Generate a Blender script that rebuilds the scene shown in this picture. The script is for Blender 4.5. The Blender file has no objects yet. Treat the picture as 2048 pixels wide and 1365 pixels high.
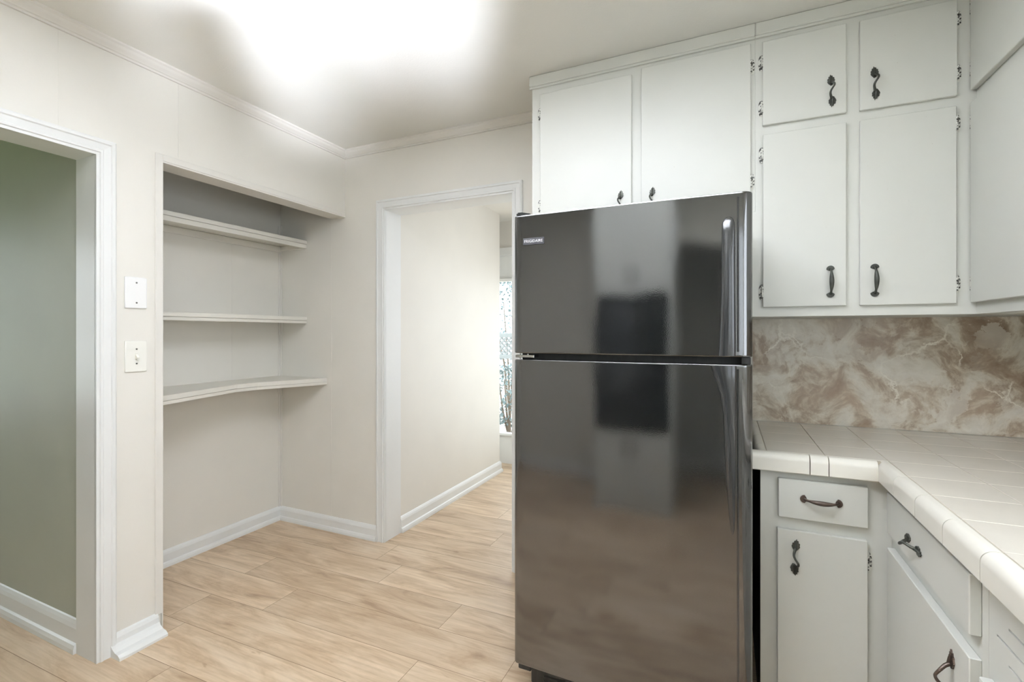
import bpy, bmesh, math, random
from mathutils import Vector, Matrix
random.seed(7)
PI = math.pi
SC = bpy.context.scene
COL = SC.collection

# ------------------------------------------------------------------ camera
cam_d = bpy.data.cameras.new('camera')
cam = bpy.data.objects.new('camera', cam_d)
COL.objects.link(cam)
cam_d.sensor_fit = 'HORIZONTAL'
cam_d.sensor_width = 36.0
cam_d.lens = 36.0 * 953.0 / 2048.0
cam_d.shift_y = -15.5 / 2048.0
cam_d.clip_start = 0.02
cam.location = (0, 0, 1.30)
cam.rotation_euler = (PI / 2, 0, math.atan(432.0 / 953.0))
SC.camera = cam

# ------------------------------------------------------------------ view
vs = SC.view_settings
vs.view_transform = 'Standard'
vs.look = 'None'
vs.gamma = 1.0
vs.use_curve_mapping = False
vs.exposure = 0.52

# ------------------------------------------------------------------ world: bright hazy sky
W = bpy.data.worlds.new('sky')
SC.world = W
W.use_nodes = True
nt = W.node_tree
nt.nodes.clear()
wo = nt.nodes.new('ShaderNodeOutputWorld')
bg = nt.nodes.new('ShaderNodeBackground')
bg.inputs[0].default_value = (0.86, 0.94, 1.0, 1)
bg.inputs[1].default_value = 2.4
nt.links.new(bg.outputs[0], wo.inputs[0])

def light(name, kind, loc, rot, energy, color=(1, 1, 1), sx=1, sy=1, spread=None, portal=False, angle=None):
    d = bpy.data.lights.new(name, kind)
    d.energy = energy
    d.color = color
    if kind == 'AREA':
        d.shape = 'RECTANGLE'
        d.size = sx
        d.size_y = sy
        if spread is not None:
            d.spread = spread
        if portal:
            d.cycles.is_portal = True
    if kind == 'SUN' and angle is not None:
        d.angle = angle
    o = bpy.data.objects.new(name, d)
    o.location = loc
    o.rotation_euler = rot
    COL.objects.link(o)
    return o

def aim(src, dst):
    return (Vector(dst) - Vector(src)).to_track_quat('-Z', 'Y').to_euler()

# daylight through the two kitchen windows (right wall over the sink, front wall behind the camera) and the glazed hall door
DAY = (0.93, 0.98, 1.10)
light('sink_window_daylight', 'AREA', (1.42, 0.05, 1.60), (0, PI / 2, 0), 9, DAY, 0.95, 1.9)
light('hall_window_portal', 'AREA', (-1.8, 4.42, 1.06), (PI / 2, 0, PI), 1, (1, 1, 1), 2.2, 1.5, portal=True)
XW = 1.12
# added narrow beams outside the front window, aimed to shape the bright ceiling patch
def ceiling_beam(name, win, az, slope, back, energy, sx, sy, spread):
    h = Vector((az[0], az[1], 0)).normalized()
    d = h + Vector((0, 0, slope))
    p = Vector(win) - d * back
    light(name, 'AREA', p, d.to_track_quat('-Z', 'Y').to_euler(), energy, (0.92, 0.97, 1.12), sx, sy, spread=math.radians(spread))
ceiling_beam('added_ceiling_beam', (0.62, -1.13, 1.79), (-0.54, 0.84), 0.33, 0.8, 8.5, 1.2, 0.9, 5)
ceiling_beam('added_ceiling_beam', (0.82, -1.13, 1.73), (-0.665, 0.747), 0.30, 0.8, 9, 0.9, 0.9, 8)
ceiling_beam('added_ceiling_beam', (0.92, -1.13, 1.72), (-0.78, 0.626), 0.30, 0.8, 3, 0.7, 0.9, 8)
ceiling_beam('added_ceiling_beam', (XW, 0.36, 1.62), (-1.0, 0.03), 0.52, 0.55, 118, 1.15, 0.8, 10)  # added fill through the sink window, bounced off the ceiling out of view
# added overhead fill in the middle of the kitchen, no fixture there
light('ceiling_fill', 'AREA', (-0.62, 0.80, 2.44), (0, 0, 0), 14.5, (0.95, 0.985, 1.09), 0.9, 0.9)
# left room's window, and fill added in front of the hall's windowless wall
light('left_room_portal', 'AREA', (-4.72, 0.15, 1.4), (0, -PI / 2, 0), 1, (1, 1, 1), 1.3, 1.5, portal=True)
light('hall_fill', 'AREA', (-0.98, 3.35, 1.5), (0, PI / 2, 0), 5, DAY, 1.5, 1.3)
light('sun', 'SUN', (4, 8, 8), aim((4, 3, 8), (0, 3.6, 0)), 2.0, (1, 0.97, 0.9), angle=0.02)

# ------------------------------------------------------------------ materials
def srgb(r, g, b):
    f = lambda c: (c / 255 / 12.92) if c / 255 <= 0.04045 else ((c / 255 + 0.055) / 1.055) ** 2.4
    return (f(r), f(g), f(b), 1)

class NT:
    def __init__(s, name):
        s.m = bpy.data.materials.new(name)
        s.m.use_nodes = True
        s.t = s.m.node_tree
        s.t.nodes.clear()
        s.out = s.n('ShaderNodeOutputMaterial')
        s.p = s.n('ShaderNodeBsdfPrincipled')
        s.l(s.p.outputs[0], s.out.inputs[0])
    def n(s, k, **kw):
        x = s.t.nodes.new(k)
        for a, b in kw.items():
            setattr(x, a, b)
        return x
    def l(s, a, b):
        s.t.links.new(a, b)
    def coord(s, scale=(1, 1, 1), rot=(0, 0, 0)):
        tc = s.n('ShaderNodeTexCoord')
        mp = s.n('ShaderNodeMapping')
        mp.inputs['Scale'].default_value = scale
        mp.inputs['Rotation'].default_value = rot
        s.l(tc.outputs['Object'], mp.inputs[0])
        return mp.outputs[0]
    def noise(s, vec, scale, detail=3, rough=0.5, dist=0):
        x = s.n('ShaderNodeTexNoise')
        x.inputs['Scale'].default_value = scale
        x.inputs['Detail'].default_value = detail
        x.inputs['Roughness'].default_value = rough
        x.inputs['Distortion'].default_value = dist
        s.l(vec, x.inputs['Vector'])
        return x
    def ramp(s, fac, stops):
        r = s.n('ShaderNodeValToRGB')
        e = r.color_ramp.elements
        while len(e) > 1:
            e.remove(e[-1])
        e[0].position, e[0].color = stops[0]
        for p, c in stops[1:]:
            k = e.new(p)
            k.color = c
        s.l(fac, r.inputs[0])
        return r.outputs[0]
    def mix(s, fac, a, b, mode='MIX'):
        x = s.n('ShaderNodeMix', data_type='RGBA', blend_type=mode)
        for v, i in ((fac, 0), (a, 6), (b, 7)):
            if hasattr(v, 'is_output'):
                s.l(v, x.inputs[i])
            else:
                x.inputs[i].default_value = v
        return x.outputs[2]
    def bump(s, h, strength, dist=0.01):
        b = s.n('ShaderNodeBump')
        b.inputs['Strength'].default_value = strength
        b.inputs['Distance'].default_value = dist
        s.l(h, b.inputs['Height'])
        s.l(b.outputs[0], s.p.inputs['Normal'])

def paint(name, rgb, rough=0.5, var=0.03, bump=0.12, bscale=90, spec=0.4, stain=None):
    t = NT(name)
    c = t.coord()
    n1 = t.noise(c, 3.0, 4)
    lo = tuple(x * (1 - var) for x in rgb[:3]) + (1,)
    hi = tuple(min(1, x * (1 + var)) for x in rgb[:3]) + (1,)
    col = t.ramp(n1.outputs[0], [(0.3, lo), (0.7, hi)])
    if stain:
        n3 = t.noise(c, 170, 2, 0.5)
        f = t.ramp(n3.outputs[0], [(0.76, (0, 0, 0, 1)), (0.79, (1, 1, 1, 1))])
        col = t.mix(f, col, stain)
    t.l(col, t.p.inputs['Base Color'])
    t.p.inputs['Roughness'].default_value = rough
    t.p.inputs['Specular IOR Level'].default_value = spec
    n2 = t.noise(c, bscale, 3, 0.6)
    t.bump(n2.outputs[0], bump, 0.002)
    return t.m

M = {}
M['wall'] = paint('greige_wall_paint', srgb(231, 228, 219), 0.55, 0.02, 0.15, 120)
M['lroom'] = paint('grey_green_wall', srgb(178, 181, 166), 0.5, 0.03, 0.15, 120)  # left-room walls, darker and greener than the kitchen walls
M['nook'] = paint('greige_trim_paint', srgb(227, 224, 216), 0.38, 0.02, 0.12, 60)
M['shelf'] = paint('cream_shelf_paint', srgb(228, 225, 215), 0.42, 0.03, 0.2, 50)
M['trim'] = paint('white_gloss_trim_paint', srgb(234, 235, 232), 0.3, 0.02, 0.1, 60)
M['ceiling'] = paint('ceiling_paint', srgb(234, 233, 226), 0.5, 0.015, 0.35, 160)
M['cab'] = paint('cabinet_paint', srgb(217, 218, 211), 0.38, 0.02, 0.08, 50, stain=srgb(196, 194, 180))
M['cabin'] = paint('cabinet_interior', srgb(90, 82, 70), 0.7, 0.1, 0.1, 40)
M['cabside'] = paint('dark_cabinet_side', srgb(58, 58, 54), 0.7, 0.15, 0.1, 60)  # even dark grey for the base cabinet carcass
M['raw'] = paint('raw_wood_edge', srgb(150, 125, 100), 0.7, 0.1, 0.1, 60)
M['plate'] = paint('white_plastic', srgb(247, 247, 245), 0.28, 0.005, 0.0, 60)
M['plate2'] = paint('ivory_plastic', srgb(243, 242, 233), 0.28, 0.005, 0.0, 60)
M['toggle'] = paint('toggle_plastic', srgb(236, 234, 222), 0.3, 0.005, 0.0, 60)

def metal(name, rgb, rough, metallic=1.0, var=0.2):
    t = NT(name)
    c = t.coord()
    n = t.noise(c, 60, 3)
    lo = tuple(x * (1 - var) for x in rgb[:3]) + (1,)
    hi = tuple(min(1, x * (1 + var)) for x in rgb[:3]) + (1,)
    t.l(t.ramp(n.outputs[0], [(0.35, lo), (0.65, hi)]), t.p.inputs['Base Color'])
    t.p.inputs['Roughness'].default_value = rough
    t.p.inputs['Metallic'].default_value = metallic
    t.bump(n.outputs[0], 0.15, 0.001)
    return t.m

M['iron'] = metal('black_iron', srgb(58, 60, 54), 0.5, 0.35)
M['bronze'] = metal('worn_bronze', srgb(74, 62, 54), 0.42, 0.5)
M['screw'] = metal('screw_metal', srgb(150, 150, 145), 0.35)
M['chrome'] = metal('hinge_chrome', srgb(190, 190, 186), 0.2, 1.0, 0.05)

def hinge_mat():
    t = NT('painted_chipped_hinge')
    c = t.coord((1, 1, 1))
    n = t.noise(c, 75, 2, 0.6)
    f = t.ramp(n.outputs[0], [(0.5, (0, 0, 0, 1)), (0.56, (1, 1, 1, 1))])
    t.l(t.mix(f, srgb(226, 226, 218), srgb(44, 42, 36)), t.p.inputs['Base Color'])
    t.p.inputs['Roughness'].default_value = 0.4
    return t.m
M['hinge'] = hinge_mat()

def fridge_mat(name, base, rough, spec_ior, bumpy):
    t = NT(name)
    c = t.coord()
    n = t.noise(c, 2.2, 2)
    t.l(t.ramp(n.outputs[0], [(0.3, tuple(x * 0.9 for x in base[:3]) + (1,)), (0.7, tuple(x * 1.1 for x in base[:3]) + (1,))]), t.p.inputs['Base Color'])
    fine = t.noise(c, 420, 2, 0.5)
    scr = t.noise(t.coord((14, 14, 2.0)), 3.0, 5, 0.7)
    t.l(t.ramp(scr.outputs[0], [(0.35, (rough,) * 3 + (1,)), (0.75, (rough * 1.9,) * 3 + (1,))]), t.p.inputs['Roughness'])
    t.p.inputs['IOR'].default_value = spec_ior
    b1 = t.n('ShaderNodeBump')
    b1.inputs['Strength'].default_value = bumpy
    b1.inputs['Distance'].default_value = 0.0006
    t.l(fine.outputs[0], b1.inputs['Height'])
    big = t.noise(c, 5.5, 1, 0.3)
    b2 = t.n('ShaderNodeBump')
    b2.inputs['Strength'].default_value = 0.14
    b2.inputs['Distance'].default_value = 0.012
    t.l(big.outputs[0], b2.inputs['Height'])
    t.l(b1.outputs[0], b2.inputs['Normal'])
    t.l(b2.outputs[0], t.p.inputs['Normal'])
    return t.m
M['fridge'] = fridge_mat('black_gloss_enamel', srgb(20, 21, 21), 0.04, 2.2, 0.08)
M['fplastic'] = fridge_mat('black_gloss_plastic', srgb(34, 35, 35), 0.12, 1.6, 0.02)
M['fmatte'] = fridge_mat('black_textured_side', srgb(26, 26, 25), 0.4, 1.45, 0.4)
M['badge'] = fridge_mat('badge_plate', srgb(44, 44, 47), 0.5, 1.45, 0.0)
M['letter'] = metal('silver_lettering', srgb(226, 226, 226), 0.3, 0.3, 0.02)
M['gasket'] = fridge_mat('door_gasket', srgb(60, 60, 58), 0.5, 1.45, 0.1)
M['ovenglass'] = fridge_mat('oven_black_glass', srgb(14, 14, 15), 0.05, 1.6, 0.0)

def floor_mat():
    t = NT('oak_vinyl_plank')
    at = t.n('ShaderNodeAttribute', attribute_name='plank')
    sep = t.n('ShaderNodeSeparateColor')
    t.l(at.outputs['Color'], sep.inputs[0])
    tc = t.n('ShaderNodeTexCoord')
    off = t.n('ShaderNodeVectorMath', operation='MULTIPLY_ADD')
    off.inputs[1].default_value = (37, 53, 29)
    t.l(at.outputs['Color'], off.inputs[0])
    t.l(tc.outputs['Object'], off.inputs[2])
    def mp(sc):
        m = t.n('ShaderNodeMapping')
        m.inputs['Scale'].default_value = sc
        t.l(off.outputs[0], m.inputs[0])
        return m.outputs[0]
    cloud = t.noise(mp((1.5, 7.0, 1)), 1.6, 5, 0.62, 0.7)
    grain = t.noise(mp((4.0, 75, 1)), 1.0, 4, 0.65, 0.3)
    wave = t.n('ShaderNodeTexWave', wave_type='RINGS', bands_direction='Y')
    wave.inputs['Scale'].default_value = 0.9
    wave.inputs['Distortion'].default_value = 5.5
    wave.inputs['Detail'].default_value = 3
    wave.inputs['Detail Scale'].default_value = 0.9
    t.l(mp((1.1, 13.0, 1)), wave.inputs['Vector'])
    knots = t.noise(mp((3.2, 11, 1)), 1.0, 3, 0.6, 0.9)
    base = t.ramp(cloud.outputs[0], [(0.26, srgb(160, 134, 108)), (0.40, srgb(196, 172, 143)), (0.56, srgb(217, 196, 169)), (0.76, srgb(228, 211, 188))])
    g = t.ramp(grain.outputs[0], [(0.3, (0.84, 0.82, 0.79, 1)), (0.6, (1, 1, 1, 1)), (0.75, (1.05, 1.05, 1.05, 1))])
    c1 = t.mix(0.75, base, g, 'MULTIPLY')
    wv = t.ramp(wave.outputs[0], [(0.0, (0.88, 0.86, 0.83, 1)), (0.3, (1, 1, 1, 1)), (1, (1, 1, 1, 1))])
    c1 = t.mix(0.55, c1, wv, 'MULTIPLY')
    kn = t.ramp(knots.outputs[0], [(0.25, (0.64, 0.55, 0.47, 1)), (0.34, (1, 1, 1, 1))])
    c1 = t.mix(0.8, c1, kn, 'MULTIPLY')
    tone = t.ramp(sep.outputs[0], [(0, (0.86, 0.83, 0.80, 1)), (0.5, (0.98, 0.965, 0.95, 1)), (1, (1.06, 1.05, 1.04, 1))])
    c1 = t.mix(1.0, c1, tone, 'MULTIPLY')
    t.l(c1, t.p.inputs['Base Color'])
    t.l(t.ramp(cloud.outputs[0], [(0.3, (0.34,) * 3 + (1,)), (0.7, (0.42,) * 3 + (1,))]), t.p.inputs['Roughness'])
    t.p.inputs['Specular IOR Level'].default_value = 0.5
    t.bump(grain.outputs[0], 0.12, 0.001)
    return t.m
M['floor'] = floor_mat()
M['seam'] = paint('plank_seam', srgb(120, 100, 80), 0.8, 0.05, 0.0)

def marble_mat():
    t = NT('beige_marble_laminate')
    c0 = t.coord((1, 1, 1))
    warp = t.noise(c0, 3.6, 4, 0.55)
    wc = t.mix(0.15, c0, warp.outputs['Color'], 'ADD')
    blot = t.noise(wc, 8.0, 8, 0.66, 0.55)
    base = t.ramp(blot.outputs[0], [(0.34, srgb(152, 131, 110)), (0.45, srgb(178, 160, 138)), (0.505, srgb(207, 196, 177)), (0.56, srgb(226, 219, 204)), (0.68, srgb(236, 231, 220))])
    fine = t.noise(wc, 26, 6, 0.7, 0.8)
    fr = t.ramp(fine.outputs[0], [(0.3, (0.8, 0.79, 0.77, 1)), (0.62, (1.08, 1.08, 1.08, 1))])
    col = t.mix(0.6, base, fr, 'MULTIPLY')
    chips = t.n('ShaderNodeTexVoronoi', feature='F1')
    chips.inputs['Scale'].default_value = 13
    w3 = t.noise(c0, 17, 5, 0.65)
    t.l(t.mix(0.16, c0, w3.outputs['Color'], 'ADD'), chips.inputs['Vector'])
    cf = t.ramp(chips.outputs['Color'], [(0.62, (0, 0, 0, 1)), (0.64, (0.6, 0.6, 0.6, 1)), (0.8, (1, 1, 1, 1))])
    reg = t.noise(c0, 4.5, 2)
    rf = t.ramp(reg.outputs[0], [(0.40, (0, 0, 0, 1)), (0.60, (0.6, 0.6, 0.6, 1))])
    col = t.mix(t.mix(1.0, cf, rf, 'MULTIPLY'), col, srgb(236, 231, 219))
    v = t.n('ShaderNodeTexVoronoi', feature='DISTANCE_TO_EDGE')
    v.inputs['Scale'].default_value = 3.1
    w2 = t.noise(c0, 11, 5, 0.6)
    t.l(t.mix(0.13, c0, w2.outputs['Color'], 'ADD'), v.inputs['Vector'])
    vf = t.ramp(v.outputs['Distance'], [(0.0, (1, 1, 1, 1)), (0.007, (0.6, 0.6, 0.6, 1)), (0.016, (0, 0, 0, 1))])
    vm = t.noise(c0, 5, 2)
    vf2 = t.mix(1.0, vf, t.ramp(vm.outputs[0], [(0.48, (0, 0, 0, 1)), (0.58, (1, 1, 1, 1))]), 'MULTIPLY')
    col = t.mix(vf2, col, srgb(246, 241, 228))
    t.l(col, t.p.inputs['Base Color'])
    t.p.inputs['Roughness'].default_value = 0.32
    return t.m
M['marble'] = marble_mat()

def tile_mat(name, rgb):
    t = NT(name)
    at = t.n('ShaderNodeAttribute', attribute_name='tone')
    c = t.coord()
    n = t.noise(c, 9, 3)
    col = t.ramp(n.outputs[0], [(0.3, tuple(x * 0.97 for x in rgb[:3]) + (1,)), (0.7, tuple(min(1, x * 1.02) for x in rgb[:3]) + (1,))])
    t.l(col, t.p.inputs['Base Color'])
    t.p.inputs['Roughness'].default_value = 0.2
    n2 = t.noise(c, 24, 2)
    t.bump(n2.outputs[0], 0.08, 0.002)
    return t.m
M['tile'] = tile_mat('glazed_cream_tile', srgb(220, 215, 203))
M['edge'] = tile_mat('glazed_edge_tile', srgb(234, 231, 220))
M['grout'] = paint('tile_grout', srgb(170, 160, 142), 0.8, 0.15, 0.2, 80)
M['grout_light'] = paint('pale_grout', srgb(240, 237, 226), 0.7, 0.05, 0.1, 80)

def glass_mat():
    t = NT('window_glass')
    t.t.nodes.remove(t.p)
    a = t.n('ShaderNodeBsdfTransparent')
    b = t.n('ShaderNodeBsdfGlossy')
    b.inputs['Roughness'].default_value = 0.02
    x = t.n('ShaderNodeMixShader')
    x.inputs[0].default_value = 0.05
    t.l(a.outputs[0], x.inputs[1])
    t.l(b.outputs[0], x.inputs[2])
    t.l(x.outputs[0], t.out.inputs[0])
    return t.m
M['glass'] = glass_mat()
M['leaf'] = paint('hazed_leaf', srgb(112, 136, 140), 0.5, 0.25, 0.1, 30)  # grey-blue outdoor haze and glare put into the leaf colour
M['bark'] = paint('bark', srgb(110, 96, 80), 0.8, 0.2, 0.3, 30)
M['lattice'] = paint('weathered_lattice', srgb(150, 157, 160), 0.7, 0.08, 0.2, 40)
M['ground'] = paint('lawn_ground', srgb(120, 160, 88), 0.9, 0.2, 0.3, 8)
M['paving'] = paint('pale_paving', srgb(205, 202, 195), 0.8, 0.08, 0.2, 20)

# ------------------------------------------------------------------ mesh helpers
def V(*a):
    return Vector(a)

def box(bm, lo, hi, bev=0.0, mi=0, seg=1):
    lo, hi = [min(a, b) for a, b in zip(lo, hi)], [max(a, b) for a, b in zip(lo, hi)]
    vs_ = [bm.verts.new((x, y, z)) for x in (lo[0], hi[0]) for y in (lo[1], hi[1]) for z in (lo[2], hi[2])]
    F = [(0, 1, 3, 2), (4, 6, 7, 5), (0, 4, 5, 1), (2, 3, 7, 6), (0, 2, 6, 4), (1, 5, 7, 3)]
    fs = []
    for f in F:
        q = bm.faces.new([vs_[i] for i in f])
        q.material_index = mi
        fs.append(q)
    if bev > 0:
        es = list({e for f in fs for e in f.edges})
        r = bmesh.ops.bevel(bm, geom=es, offset=bev, segments=seg, profile=0.5, affect='EDGES')
        for f in r['faces']:
            f.material_index = mi
            if seg > 1:
                f.smooth = True

def prism(bm, pts, z0, z1, axis='Z', mi=0, smooth=False):
    """extrude a 2D outline along an axis: Z -> (x,y), Y -> (x,z), X -> (y,z)"""
    def P(a, b, c):
        return {'Z': (a, b, c), 'Y': (a, c, b), 'X': (c, a, b)}[axis]
    A = [bm.verts.new(P(a, b, z0)) for a, b in pts]
    B = [bm.verts.new(P(a, b, z1)) for a, b in pts]
    n = len(pts)
    fs = [bm.faces.new(A), bm.faces.new(B[::-1])]
    for i in range(n):
        f = bm.faces.new([A[i], B[i], B[(i + 1) % n], A[(i + 1) % n]])
        f.smooth = smooth
        fs.append(f)
    for f in fs:
        f.material_index = mi
    return fs

def sweep(bm, path, prof, nrm, mi=0, closed_prof=True):
    """sweep profile (a,b) along a planar path: a = in-plane side (left of travel seen against nrm), b = along nrm; mitred"""
    path = [Vector(p) for p in path]
    nrm = Vector(nrm).normalized()
    rings = []
    for i, p in enumerate(path):
        ds = []
        if i > 0:
            ds.append((p - path[i - 1]).normalized())
        if i < len(path) - 1:
            ds.append((path[i + 1] - p).normalized())
        sides = [nrm.cross(d) for d in ds]
        if len(sides) == 2:
            s = (sides[0] + sides[1])
            s = s / (1 + sides[0].dot(sides[1]))
        else:
            s = sides[0]
        rings.append([bm.verts.new(p + s * a + nrm * b) for a, b in prof])
    n = len(prof)
    for r0, r1 in zip(rings, rings[1:]):
        for j in range(n if closed_prof else n - 1):
            f = bm.faces.new([r0[j], r0[(j + 1) % n], r1[(j + 1) % n], r1[j]])
            f.material_index = mi
    if closed_prof:
        bm.faces.new(rings[0]).material_index = mi
        bm.faces.new(rings[-1][::-1]).material_index = mi

def tube(bm, pts, radii, seg=12, mi=0, flat=None, caps=True):
    """round bar along pts; flat = (factor, direction) squashes the section along direction"""
    pts = [Vector(p) for p in pts]
    rings = []
    up = None
    for i, p in enumerate(pts):
        d = (pts[min(i + 1, len(pts) - 1)] - pts[max(i - 1, 0)]).normalized()
        if up is None:
            up = Vector((1, 0, 0)) if abs(d.x) < 0.8 else Vector((0, 0, 1))
        a = (up - d * up.dot(d)).normalized()
        b = d.cross(a)
        up = a
        r = radii[i] if hasattr(radii, '__len__') else radii
        ring = []
        for k in range(seg):
            t = 2 * PI * k / seg
            o = a * math.cos(t) * r + b * math.sin(t) * r
            if flat:
                fd = Vector(flat[1]).normalized()
                o -= fd * o.dot(fd) * (1 - flat[0])
            ring.append(bm.verts.new(p + o))
        rings.append(ring)
    for r0, r1 in zip(rings, rings[1:]):
        for k in range(seg):
            f = bm.faces.new([r0[k], r0[(k + 1) % seg], r1[(k + 1) % seg], r1[k]])
            f.smooth = True
            f.material_index = mi
    if caps:
        bm.faces.new(rings[0][::-1]).material_index = mi
        bm.faces.new(rings[-1]).material_index = mi

def disc(bm, c, r, h, axis='Y', seg=16, mi=0):
    c = Vector(c)
    e = {'X': V(1, 0, 0), 'Y': V(0, 1, 0), 'Z': V(0, 0, 1)}[axis]
    tube(bm, [c, c + e * h], [r, r], seg, mi)

def obj(name, bm, mats, parent=None, loc=(0, 0, 0), smooth=None):
    bmesh.ops.recalc_face_normals(bm, faces=bm.faces[:])
    for e in bm.edges:
        if len(e.link_faces) == 2 and e.calc_face_angle(0) > 0.7:
            e.smooth = False
    me = bpy.data.meshes.new(name)
    bm.to_mesh(me)
    bm.free()
    for m in (mats if isinstance(mats, (list, tuple)) else [mats]):
        me.materials.append(m)
    o = bpy.data.objects.new(name, me)
    COL.objects.link(o)
    o.location = loc
    if parent:
        o.parent = parent
    return o

def thing(name, label, cat, loc=(0, 0, 0), rz=0, group=None):
    o = bpy.data.objects.new(name, None)
    o.empty_display_size = 0.1
    COL.objects.link(o)
    o.location = loc
    o.rotation_euler = (0, 0, rz)
    o['label'] = label
    o['category'] = cat
    if group:
        o['group'] = group
    return o

def tag(o, label, cat, group=None):
    o['label'] = label
    o['category'] = cat
    if group:
        o['group'] = group
    return o

def struct(name, bm, m, parent=None):
    o = obj(name, bm, m, parent)
    if not parent:
        o['kind'] = 'structure'
    return o

def B():
    return bmesh.new()

# ------------------------------------------------------------------ room dimensions
XL, XR, YB, YF, ZC = -2.27, 1.06, 2.375, -1.13, 2.478
XN = -2.86                      # back of the shelf nook
YN = 1.272                      # nook side / stub wall
DH = 2.003                      # left opening head
OX0, OX1, OZ = -1.94, -1.072, 2.066   # doorway in the back wall
HX, HY = -1.95, 4.02            # hall wall
YE = 4.30                       # far wall with the glazed door
T = 0.145

# ------------------------------------------------------------------ floor
def build_floor():
    bm = B()
    lay = bm.loops.layers.color.new('plank')
    known = {-3: -1.975, -2: -1.0, -1: -1.12, 0: -0.77, 1: -1.16, 2: -1.66, 5: -1.325, 7: -1.47, 3: -0.62, 4: -1.05, 6: -0.7}
    x_lo, x_hi = -4.7, 1.25
    pitch, L, g = 0.205, 1.22, 0.0009
    tones = {(-1, 0): 0.34, (0, 0): 0.45, (1, 0): 0.5}
    for k in range(-15, 18):
        y0 = 1.566 + pitch * k
        y1 = y0 + pitch
        j = known.get(k, random.uniform(-1, 1))
        x = j
        while x > x_lo:
            x -= L
        while x < x_hi:
            a, b = max(x, x_lo), min(x + L, x_hi)
            col = (random.uniform(0.1, 0.95), random.random(), random.random(), 1)
            sh = lambda X, Y: (X, Y + 0.02 * (X + 1.3), 0.0)
            f = bm.faces.new([bm.verts.new(sh(*p)) for p in ((a + g, y0 + g), (b - g, y0 + g), (b - g, y1 - g), (a + g, y1 - g))])
            for lp in f.loops:
                lp[lay] = col
            x += L
    # the bed under the planks shows as the thin dark seams
    box(bm, (x_lo, -1.7, -0.08), (x_hi, 5.0, -0.0012), 0, 1)
    o = struct('floor', bm, [M['floor'], M['seam']])
build_floor()

# ------------------------------------------------------------------ ceilings
bm = B()
box(bm, (-2.95, -1.28, ZC), (1.21, YB + T, ZC + 0.1))
o = struct('ceiling', bm, M['ceiling'])
bm = B()
box(bm, (-3.4, YB + T, 2.415), (-0.8, 4.45, 2.515))
struct('ceiling_hall', bm, M['ceiling'])
bm = B()
box(bm, (-4.7, -1.6, 2.43), (-2.95, 1.05, 2.53))
box(bm, (-2.95, -1.6, 2.43), (-2.41, 1.05, 2.4779))
struct('ceiling_left_room', bm, M['ceiling'])

# ------------------------------------------------------------------ walls
LO0, LO1 = 0.14, 1.030           # opening in the left wall (y range)
bm = B()
box(bm, (XL - 0.135, YF - T, 0), (XL, LO0, ZC))
box(bm, (XL - 0.135, LO0, DH + 0.001), (XL, LO1 + 0.02, ZC))
box(bm, (-2.95, LO1 + 0.02, 0), (XL, YN, ZC))                   # stub / partition beside the nook
box(bm, (-4.6, LO1 + 0.02, 0), (-2.95, YN, ZC))
box(bm, (XL - 0.107, YN, 2.062), (XL, YB, ZC))                  # header over the nook
for y, z0 in ((0.919, DH + 0.06), (1.344, 2.10)):               # joints of the wall panelling
    box(bm, (XL, y - 0.002, z0), (XL + 0.0016, y + 0.002, 2.43))
struct('wall_left', bm, M['wall'])

bm = B()
box(bm, (-2.96, YN, 0), (XN, YB + T, ZC))
box(bm, (XN, 2.016 - 0.0015, 1.0), (XN + 0.0012, 2.016 + 0.0015, 1.9))
struct('wall_nook', bm, M['wall'])

bm = B()
box(bm, (XN, YB, 0), (OX0 - 0.012, YB + T, ZC))
box(bm, (OX0 - 0.012, YB, OZ + 0.012), (OX1 + 0.012, YB + T, ZC))
box(bm, (OX1 + 0.012, YB, 0), (XR + 0.15, YB + T, ZC))
box(bm, (-2.389, YB - 0.0014, 0.09), (-2.386, YB, 2.06))
struct('wall_back', bm, M['wall'])

WY0, WY1, WZ0, WZ1 = -0.85, 0.98, 1.10, 2.06
bm = B()
box(bm, (XR, YF - T, 0), (XR + 0.15, WY0, ZC))
box(bm, (XR, WY1, 0), (XR + 0.15, YB, ZC))
box(bm, (XR, WY0, 0), (XR + 0.15, WY1, WZ0))
box(bm, (XR, WY0, WZ1), (XR + 0.15, WY1, ZC))
struct('wall_right', bm, M['wall'])

FX_0, FX_1, FZ0, FZ1 = 0.26, 1.03, 1.08, 2.20
DX0, DX1 = -0.28, 0.15          # dim closet doorway beside the oven tower
bm = B()
box(bm, (XL, YF - T, 0), (DX0, YF, ZC))
box(bm, (DX0, YF - T, 2.03), (DX1, YF, ZC))
box(bm, (DX1, YF - T, 0), (FX_0, YF, ZC))
box(bm, (FX_1, YF - T, 0), (XR, YF, ZC))
box(bm, (FX_0, YF - T, 0), (FX_1, YF, FZ0))
box(bm, (FX_0, YF - T, FZ1), (FX_1, YF, ZC))
struct('wall_front', bm, M['wall'])
bm = B()
box(bm, (-0.50, -2.35, 0), (-0.40, YF - T, 2.4))
box(bm, (0.16, -2.35, 0), (0.19, YF - T, 2.4))
box(bm, (-0.50, -2.45, 0), (0.19, -2.35, 2.4))
box(bm, (-0.40, -2.35, 2.3), (0.16, YF - T, 2.4))
box(bm, (-0.50, -2.45, -0.06), (0.19, -1.7, -0.001))
struct('wall_closet', bm, M['wall'])

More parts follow.
